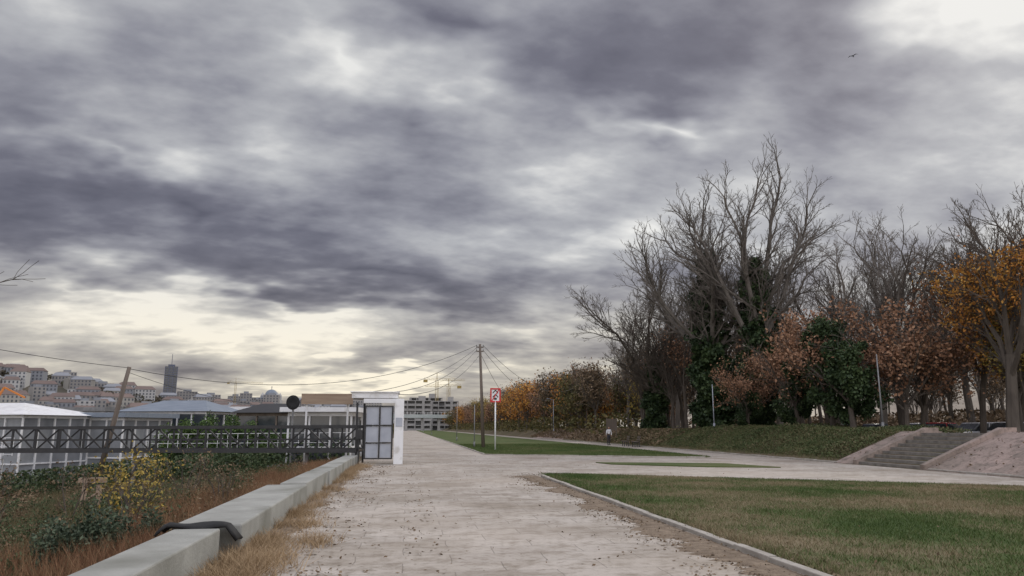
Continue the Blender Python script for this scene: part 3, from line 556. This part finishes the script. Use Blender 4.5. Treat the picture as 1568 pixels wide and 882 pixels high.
# ------------------------------------------------------------------ entrance gate and gangway
gt=empty("entrance_gate",(0,0,0))
b=B();b.box((-.42,35.3,1.48),(.42,.9,2.95));b.done("white_pillar",[m_white],gt,bevel=.02)
b=B()
gy=35.0
for xx in(-1.95,-1.3,-.72): b.box((xx,gy,1.45),(.07,.07,2.4))
for zz in(.27,.97,1.75,2.62): b.box((-1.335,gy-.004,zz),(1.24,.06,.06))
b.box((-2.35,gy+.3,1.4),(.09,.09,2.8));b.box((-2.1,gy+1.6,1.4),(.09,.09,2.8));b.bar((-2.35,gy+.3,.3),(-1.95,gy,1.9),.04);b.bar((-2.35,gy+.3,1.7),(-1.95,gy,.4),.04)
b.done("gate_frame",[m_black],gt)
b=B()
for xx,wd in((-1.625,.56),(-1.01,.5)):
    for z0,z1 in((.31,.93),(1.01,1.71),(1.79,2.58)): b.box((xx,gy+.02,(z0+z1)/2),(wd,.02,z1-z0))
b.done("gate_panels",[m_panel],gt)
b=B();b.box((-1.55,36.2,3.12),(2.1,2.4,.26));b.box((-1.55,36.2,3.27),(2.25,2.55,.05));b.box((-1.3,34.98,2.86),(1.5,.08,.2));b.done("canopy",[m_white],gt,bevel=.02)
b=B();b.box((-2.2,34.9,1.35),(.3,.2,.4));b.tube((-2.2,34.9,0),(-2.2,34.9,1.2),.03);b.done("mailbox",[m_black],gt)
b=B();b.box((-.42,34.83,1.9),(.3,.012,.4));b.done("notice",[m_panel],gt)
sb=empty("wooden_sign_board",(0,0,0));b=B();b.box((-4.0,38.0,3.05),(2.5,.12,.52),0,-.02);b.done("board",[m_woodl],sb);b=B()
for xx in(-5.0,-3.0): b.tube((xx,38.1,-.3),(xx,38.1,3.2),.05)
b.done("posts",[m_white],sb)
gw=empty("gangway_bridge");A0=Vector((-2.3,35.3,.62));A1=Vector((-33,42.6,.5));d=(A1-A0);Lg=d.length;dn=d.normalized();sd_=Vector((-dn.y,dn.x,0)).normalized()*-1.5
b=B();npan=26
for off in(Vector((0,0,0)),sd_):
    for zz,t_ in((0,.19),(.5,.06),(1.08,.15)): b.bar(A0+off+Vector((0,0,zz)),A1+off+Vector((0,0,zz)),t_)
    for i in range(npan+1):
        p=A0+d*(i/npan)+off;b.bar(p,p+Vector((0,0,1.08)),.08)
        if i<npan:
            q=A0+d*((i+1)/npan)+off
            if i%2: b.bar(p,q+Vector((0,0,1.08)),.065)
            else: b.bar(p+Vector((0,0,1.08)),q,.065)
b.done("truss",[m_black],gw);b=B();b.prism([(0,-.04),(0,.04),(1,.04),(1,-.04)],d,(0,0,1),sd_*.94,A0+sd_*.03);b.done("deck",[m_wood],gw)
b=B()
for i in(2,9,17,24):
    p=A0+d*(i/npan);b.tube(p+Vector((0,.6,-3)),p+Vector((0,.6,0)),.09)
b.done("piles",[m_steel],gw)
def railing(name,p,q,H,m,sp=.35,r=.03):
    p=Vector(p);q=Vector(q);n=int((q-p).length/sp);b=B()
    for zz in(.08,H*.5,H): b.bar(p+Vector((0,0,zz)),q+Vector((0,0,zz)),r*1.2)
    for i in range(n+1):
        a=p.lerp(q,i/n);b.bar(a,a+Vector((0,0,H)),r)
    return b.done(name,[m])
railing("white_railing",(-3,40.5,.4),(-14,43.5,.3),1.0,m_white,.55,.022);railing("white_railing",(-20,41,-.9),(-30,40,-1.6),1.0,m_white,.8,.035);railing("white_railing",(-19,38.5,-.2),(-27,36,-1.4),1.0,m_white,.6,.03);railing("white_railing",(-22,46,.1),(-34,48,.1),1.0,m_white,.5,.03)
ds=empty("satellite_dish",(-6.0,40.5,0));b=B();b.tube((0,0,-.5),(0,0,2.75),.05);b.done("mast",[m_steel],ds)
V=[(0,0,0)];F=[];k=20
for ri in(.17,.34):
    for i in range(k): V.append((ri*cos(2*pi*i/k),-(ri*ri)*.9,ri*sin(2*pi*i/k)*1.1))
for i in range(k): F.append((0,1+i,1+(i+1)%k));F.append((1+i,1+k+i,1+k+(i+1)%k,1+(i+1)%k))
q=pymesh("reflector",V,F,[m_rub],ds,smooth=True);q.location=(0,-.08,2.95);q.modifiers.new('s','SOLIDIFY').thickness=.02
# ------------------------------------------------------------------ floating restaurants
def raft(name,cx,cy,w_,d_,z0,zt,rise,roof,rz,wallm=m_glass,kind='hip',fr=m_white):
    e_=empty(name,(cx,cy,0),rz);b=B();b.box((0,0,z0-.3),(w_+1.6,d_+1.6,.5));b.done("pontoon",[m_steel],e_)
    b=B();b.box((0,0,(z0+zt)/2),(w_-.4,d_-.4,zt-z0-.02));b.done("glazing",[wallm],e_)
    b=B();n=max(3,int(w_/1.3))
    for i in range(n+1):
        for sy in(-1,1): b.box((-w_/2+.1+i*(w_-.2)/n,sy*(d_/2-.15),(z0+zt)/2),(.1,.1,zt-z0-.03))
    m_=max(2,int(d_/1.4))
    for i in range(1,m_):
        for sx in(-1,1): b.box((sx*(w_/2-.15),-d_/2+.15+i*(d_-.3)/m_,(z0+zt)/2),(.1,.1,zt-z0-.03))
    for sx in(-1,1): b.box((sx*(w_/2-.15),0,z0+.9),(.07,d_-.5,.1));b.box((sx*(w_/2-.15),0,zt-.12),(.13,d_-.5,.2))
    for sy in(-1,1):
        b.box((0,sy*(d_/2-.15),z0+.9),(w_-.3,.07,.1));b.box((0,sy*(d_/2-.15),zt-.12),(w_-.3,.13,.2))
    b.done("frames",[fr],e_)
    V=[(-w_/2-.3,-d_/2-.3,zt),(w_/2+.3,-d_/2-.3,zt),(w_/2+.3,d_/2+.3,zt),(-w_/2-.3,d_/2+.3,zt)]
    if kind=='hip': V+=[(-w_/4,0,zt+rise),(w_/4,0,zt+rise)];F=[(0,1,5,4),(1,2,5),(2,3,4,5),(3,0,4),(0,3,2,1)]
    else: V+=[(v[0],v[1],zt+rise) for v in V];F=[(0,1,5,4),(1,2,6,5),(2,3,7,6),(3,0,4,7),(4,5,6,7),(0,3,2,1)]
    pymesh("roof",V,F,[roof],e_)
    return e_
raft("floating_restaurant",-30.5,59,14,7,-1.6,2.5,.9,m_white,-.35,wallm=m_pale)
raft("floating_restaurant",-23,62,7,6,-1.4,2.4,.35,m_bluer,-.3,kind='flat',wallm=m_pale)
raft("floating_restaurant",-19.5,69,8,6,-1.2,3.0,1.0,m_bluer,-.3)
raft("floating_restaurant",-9.6,57,4.5,4,-.8,2.7,.7,m_black,-.2,fr=m_wood)
raft("floating_restaurant",-4.6,44,3.6,4,-.3,2.5,.25,m_white,-.1,kind='flat')
raft("floating_restaurant",-6.5,75,7,6,-1,2.7,.35,m_panel,-.1,kind='flat')
raft("floating_restaurant",-14,80,9,6,-1,3.2,.5,m_white,-.2,kind='flat')
raft("floating_restaurant",-45,75,14,7,-1.5,3.0,.4,m_panel,-.4,kind='flat')
raft("floating_restaurant",-33,82,12,7,-1.5,3.2,.4,m_steel,-.4,kind='flat')
raft("floating_restaurant",-3.5,58,2.6,5,-.3,2.4,.25,m_steel,-.1,kind='flat')
obj("hedge",npmesh("hedge",clump_leaves([(-14.5,51,1.2,1.3),(-13,51.5,1.4,1.4),(-11.5,52,1.3,1.35),(-10,52.3,1.0,1.3),(-8.8,52.5,.7,1.2),(-12.5,51,.2,1.8),(-9.5,51.5,0,1.5),(-15,50.5,.2,1.4)],26000,.08,.8),4,mats=[mat("hedge_leaves",[(.035,.065,.018),(.07,.12,.03),(.11,.16,.05)],.6,.8,0,island=.4)]))
P=np.column_stack([rng.uniform(-30,-3,26000),rng.uniform(40,50,26000),rng.random(26000)**2*1.3]);P[:,2]+=h(P[:,0],P[:,1]);obj("bank_shrubs",npmesh("bank_shrubs_b",quads(P,.09,0,.6),4,mats=[m_green]))
oc=empty("orange_crane_arm",(-29,56,-1));b=B();m_or=mat("orange_paint",[(.5,.16,.03),(.6,.22,.05)],3,.6)
b.bar((0,0,3),(1.2,0,5.4),.12);b.bar((1.2,0,5.4),(2.6,0,4.7),.1);b.bar((-.9,0,5.2),(.9,0,4.4),.06);b.box((0,0,2),(1.2,1.0,2.0));b.done("arm",[m_or],oc)
# ------------------------------------------------------------------ far city
def bear(deg,R): return R*sin(radians(deg)),R*cos(radians(deg))
prof=lambda b_: float(np.interp(b_,[-50,-27,-22.8,-19,-16,-10,-4,0,3,6],[66,66,56,40,27,25,21,12,4,0]))
bs=np.linspace(-48,6,90);Rs=np.linspace(620,1500,14);V=[];F=[]
for R in Rs:
    for q in bs:
        xx,yy=bear(q,R);f=min(1,max(0,(R-640)/430));f=f*f*(3-2*f);V.append((xx,yy,-5+(prof(q)+5)*f+ (2*sin(q*3+R*.02) if f>0 else 0)))
nb=len(bs)
for j in range(len(Rs)-1):
    for i in range(nb-1): F.append((j*nb+i,j*nb+i+1,(j+1)*nb+i+1,(j+1)*nb+i))
pymesh("hill",V,F,[mat("hill_vegetation",[(.06,.06,.045),(.10,.085,.065),(.08,.09,.06)],.02,1)],smooth=True)
def hz(q,R): f=min(1,max(0,(R-640)/430));f=f*f*(3-2*f);return -5+(prof(q)+5)*f
fac=[mat("facade_%d"%i,[darker(c,.8),c],.03,.9) for i,c in enumerate([(.40,.38,.34),(.33,.315,.295),(.48,.475,.46),(.29,.275,.26),(.27,.28,.30)])]
m_win=mat("window_glass",[(.06,.065,.075),(.11,.12,.14)],.5,.3)
city=B();r=random.Random(5)
def house(q,R,wd,dp,H,fi,gable):
    x0,y0=bear(q,R);z0=hz(q,R)-6;a=-radians(q)+r.uniform(-.35,.35);Rm=Matrix.Rotation(a,3,'Z');city.box((x0,y0,z0+H/2+3),(wd,dp,H+6),fi,a);C=Vector((x0,y0,z0+6))
    fl=max(2,int(H/3.2));nw=max(3,int(wd/3.2))
    for f in range(fl):
        for k in range(nw):
            c=C+Rm@Vector((-wd/2+(k+.5)*wd/nw,-dp/2-.05,-0+f*H/fl+H/fl*.5));city.box(c,(wd/nw*.42,.1,H/fl*.55),5,a)
    if gable:
        n=len(city.V);zt=z0+H+6;o=.5
        for v in((-wd/2-o,-dp/2-o,0),(wd/2+o,-dp/2-o,0),(wd/2+o,dp/2+o,0),(-wd/2-o,dp/2+o,0),(-wd/2*.75,0,dp*.28),(wd/2*.75,0,dp*.28)): city.V.append(Vector((x0,y0,zt+.05))+Rm@Vector(v))
        mi=6 if r.random()<.6 else 4
        for f in((0,1,5,4),(1,2,5),(2,3,4,5),(3,0,4)): city.F.append([n+i for i in f]);city.I.append(mi)
    else: city.box((x0,y0,z0+H+6+1),(wd*.4,dp*.4,3),4,a)
for i in range(240):
    q=r.uniform(-40,1.2);R=r.uniform(760,1150);wd=r.uniform(11,24);H=r.uniform(6,14) if q<-17 else r.uniform(6,15);house(q,R,wd,r.uniform(12,16),H,r.randrange(5),r.random()<.6)
for i in range(30): q=r.uniform(-16,0);house(q,r.uniform(1000,1100),r.uniform(10,22),12,r.uniform(14,22),r.randrange(5),False)
city.done("distant_city_buildings",fac+[m_win,m_tile])
P=[];
for i in range(420):
    q=r.uniform(-42,2);R=r.uniform(690,1100);xx,yy=bear(q,R);P.append((xx,yy,hz(q,R)+3,r.uniform(4,9)))
c=np.array(P);i_=rng.integers(0,len(c),36000);dd=rng.normal(size=(36000,3));dd/=np.linalg.norm(dd,axis=1)[:,None]
obj("distant_hill_trees",npmesh("distant_hill_trees",quads(c[i_,:3]+dd*c[i_,3:4]*np.array([1,1,.6]),1.3,0,.7),4,mats=[mat("hill_tree_leaves",[(.06,.06,.045),(.12,.095,.07),(.10,.105,.07)],.05,.9,0,island=.3)]))
tx,ty=bear(-16.8,1150);tw=empty("office_tower",(tx,ty,20),radians(16.8));b=B();b.box((0,0,33),(15,15,66));b.done("core",[m_glass],tw);b=B()
for i in range(21): b.box((0,0,3+i*3.05),(15.6,15.6,.9))
for sx in(-7.9,-2.6,2.6,7.9): b.box((sx,-7.9,33),(.8,.5,66.2))
b.box((0,0,67),(9,9,4));b.tube((0,0,68),(0,0,84),.35);b.done("fins",[mat("tower_cladding",[(.09,.10,.14),(.13,.14,.18)],.1,.6)],tw)
cx_,cy_=bear(-10,1100);ch=empty("domed_church",(cx_,cy_,22));b=B();b.box((0,0,8),(26,26,20));b.tube((0,0,18),(0,0,25),8,8,20)
for sx in(-1,1):
    for sy in(-1,1): b.tube((sx*10,sy*10,18),(sx*10,sy*10,24),2.5,2.5,10);b.tube((sx*10,sy*10,24),(sx*10,sy*10,28),2.6,.2,10)
b.done("walls",[fac[2]],ch);V=[];F=[];k=20
for j in range(7):
    a=j/6*pi/2
    for i in range(k): V.append((8.4*cos(a)*cos(2*pi*i/k)+.01,8.4*cos(a)*sin(2*pi*i/k),25+7.5*sin(a)))
for j in range(6):
    for i in range(k): F.append((j*k+i,j*k+(i+1)%k,(j+1)*k+(i+1)%k,(j+1)*k+i))
pymesh("dome",V,F,[m_bluer],ch,smooth=True);b=B();b.tube((0,0,32),(0,0,37),.4);b.box((0,0,35.6),(2.2,.4,.4));b.done("cross",[m_steel],ch)
m_rc=mat("raw_concrete",[(.24,.23,.22),(.34,.33,.315)],.1,.9);m_rec=mat("dark_interior",[(.11,.11,.11),(.16,.155,.15)],.2,.9)
def frame_building(x0,y0,wd,dp,fl,fh,rz):
    e_=empty("building_under_construction",(x0,y0,0),rz);b=B();b.box((0,1,fl*fh/2),(wd-2,dp-2,fl*fh-.1));b.done("recess",[m_rec],e_);b=B()
    for i in range(fl+1): b.box((0,0,i*fh),(wd,dp,.45))
    n=int(wd/4.2)
    for i in range(n+1):
        xx=-wd/2+.3+i*(wd-.6)/n;b.box((xx,-dp/2+.35,fl*fh/2),(.6 if i%3 else 1.6,.6,fl*fh))
    for i in range(fl):
        for k in range(n):
            if r.random()<.7: b.box((-wd/2+.3+(k+.5)*(wd-.6)/n,-dp/2+.5,i*fh+.7),((wd-.6)/n*.98,.2,1.0))
    b.box((wd*.2,0,fl*fh+1.5),(wd*.22,dp*.5,3));b.done("frame",[m_rc],e_)
x0,y0=bear(.5,470);frame_building(x0,y0,20,14,6,3.0,0);x0,y0=bear(2.75,480);frame_building(x0,y0,17,14,6,3.0,-.05);x0,y0=bear(1.3,520);frame_building(x0,y0,22,12,7,3.1,0)
def tcrane(q,R,H,jib,rz):
    x0,y0=bear(q,R);e_=empty("tower_crane",(x0,y0,0),rz);b=B()
    for sx in(-.8,.8):
        for sy in(-.8,.8): b.bar((sx,sy,0),(sx,sy,H),.16)
    z=0
    while z<H-2: b.bar((-.8,-.8,z),(.8,-.8,z+2),.1);b.bar((.8,-.8,z+2),(-.8,-.8,z+4 if z+4<H else H),.1);z+=4
    for o_ in(-.5,.5): b.bar((-9,o_,H),(jib,o_,H),.16)
    b.bar((-9,0,H+1.2),(jib,0,H+1.0),.14)
    xx=-9
    while xx<jib-2: b.bar((xx,0,H+1.2),(xx+1.5,.5,H),.08);b.bar((xx+1.5,.5,H),(xx+3,0,H+1.2),.08);xx+=3
    b.bar((0,0,H),(0,0,H+5),.3);b.bar((0,0,H+5),(jib*.7,0,H+1),.1);b.bar((0,0,H+5),(-8,0,H+1),.1);b.box((-8,0,H-.8),(2.5,1.2,1.8));b.done("lattice",[mat("crane_paint",[(.30,.22,.08),(.38,.28,.10)],1,.7)],e_)
tcrane(2.1,500,33,20,.3);tcrane(3.0,500,29,18,2.6);tcrane(-12.5,900,52,30,.4)
vd=empty("road_viaduct");b=B();p=Vector((*bear(-4,395),7.6));q=Vector((*bear(6,405),7.6));dd_=q-p;b.prism([(0,-.9),(0,.9),(1,.9),(1,-.9)],dd_,(0,0,1),(0,9,0),p);b.done("deck",[mat("viaduct_concrete",[(.30,.33,.32),(.42,.45,.43)],.1,.8)],vd);b=B()
for i in range(9): c=p+dd_*(i/8);b.box((c.x,c.y+4,2.8),(1.4,5,7.6))
b.done("piers",[m_rc],vd);b=B()
for i in range(40): c=p+dd_*(i/39);b.box((c.x,c.y+.1,9.1),(.12,.12,1.2))
b.bar(p+Vector((0,.1,2.1)),q+Vector((0,.1,2.1)),.1);b.done("parapet",[m_white],vd)
P=np.column_stack([rng.uniform(-60,-4,30000),rng.uniform(95,420,30000),rng.random(30000)**1.5*3.0]);P[:,2]+=np.maximum(h(P[:,0],P[:,1]),-3.5);P=P[(P[:,0]>-.12*P[:,1])]
obj("river_bank_trees",npmesh("river_bank_trees",quads(P,.3,0,.6),4,mats=[m_olive]))
# ------------------------------------------------------------------ bird
bd=empty("bird",(23.3,34.1,21.4),.6);bd.scale=(.6,.6,.6);V=[(-.22,0,0),(-.1,.035,.02),(-.1,-.035,.02),(.1,.04,.0),(.1,-.04,0),(.26,.05,0),(.26,-.05,0),(-.05,.03,.02),(.08,.03,.01),(.0,.26,.12),(.1,.5,.02),(.09,.25,.1),(-.05,-.03,.02),(.08,-.03,.01),(.0,-.26,.12),(.1,-.5,.02),(.09,-.25,.1),(0,0,-.05)]
F=[(0,2,1),(1,2,4,3),(3,4,6,5),(0,1,17),(0,17,2),(1,3,17),(2,17,4),(3,5,17),(4,17,6),(7,8,11,9),(9,11,10),(12,14,16,13),(14,15,16)]
pymesh("body_and_wings",V,F,[m_rub],bd)
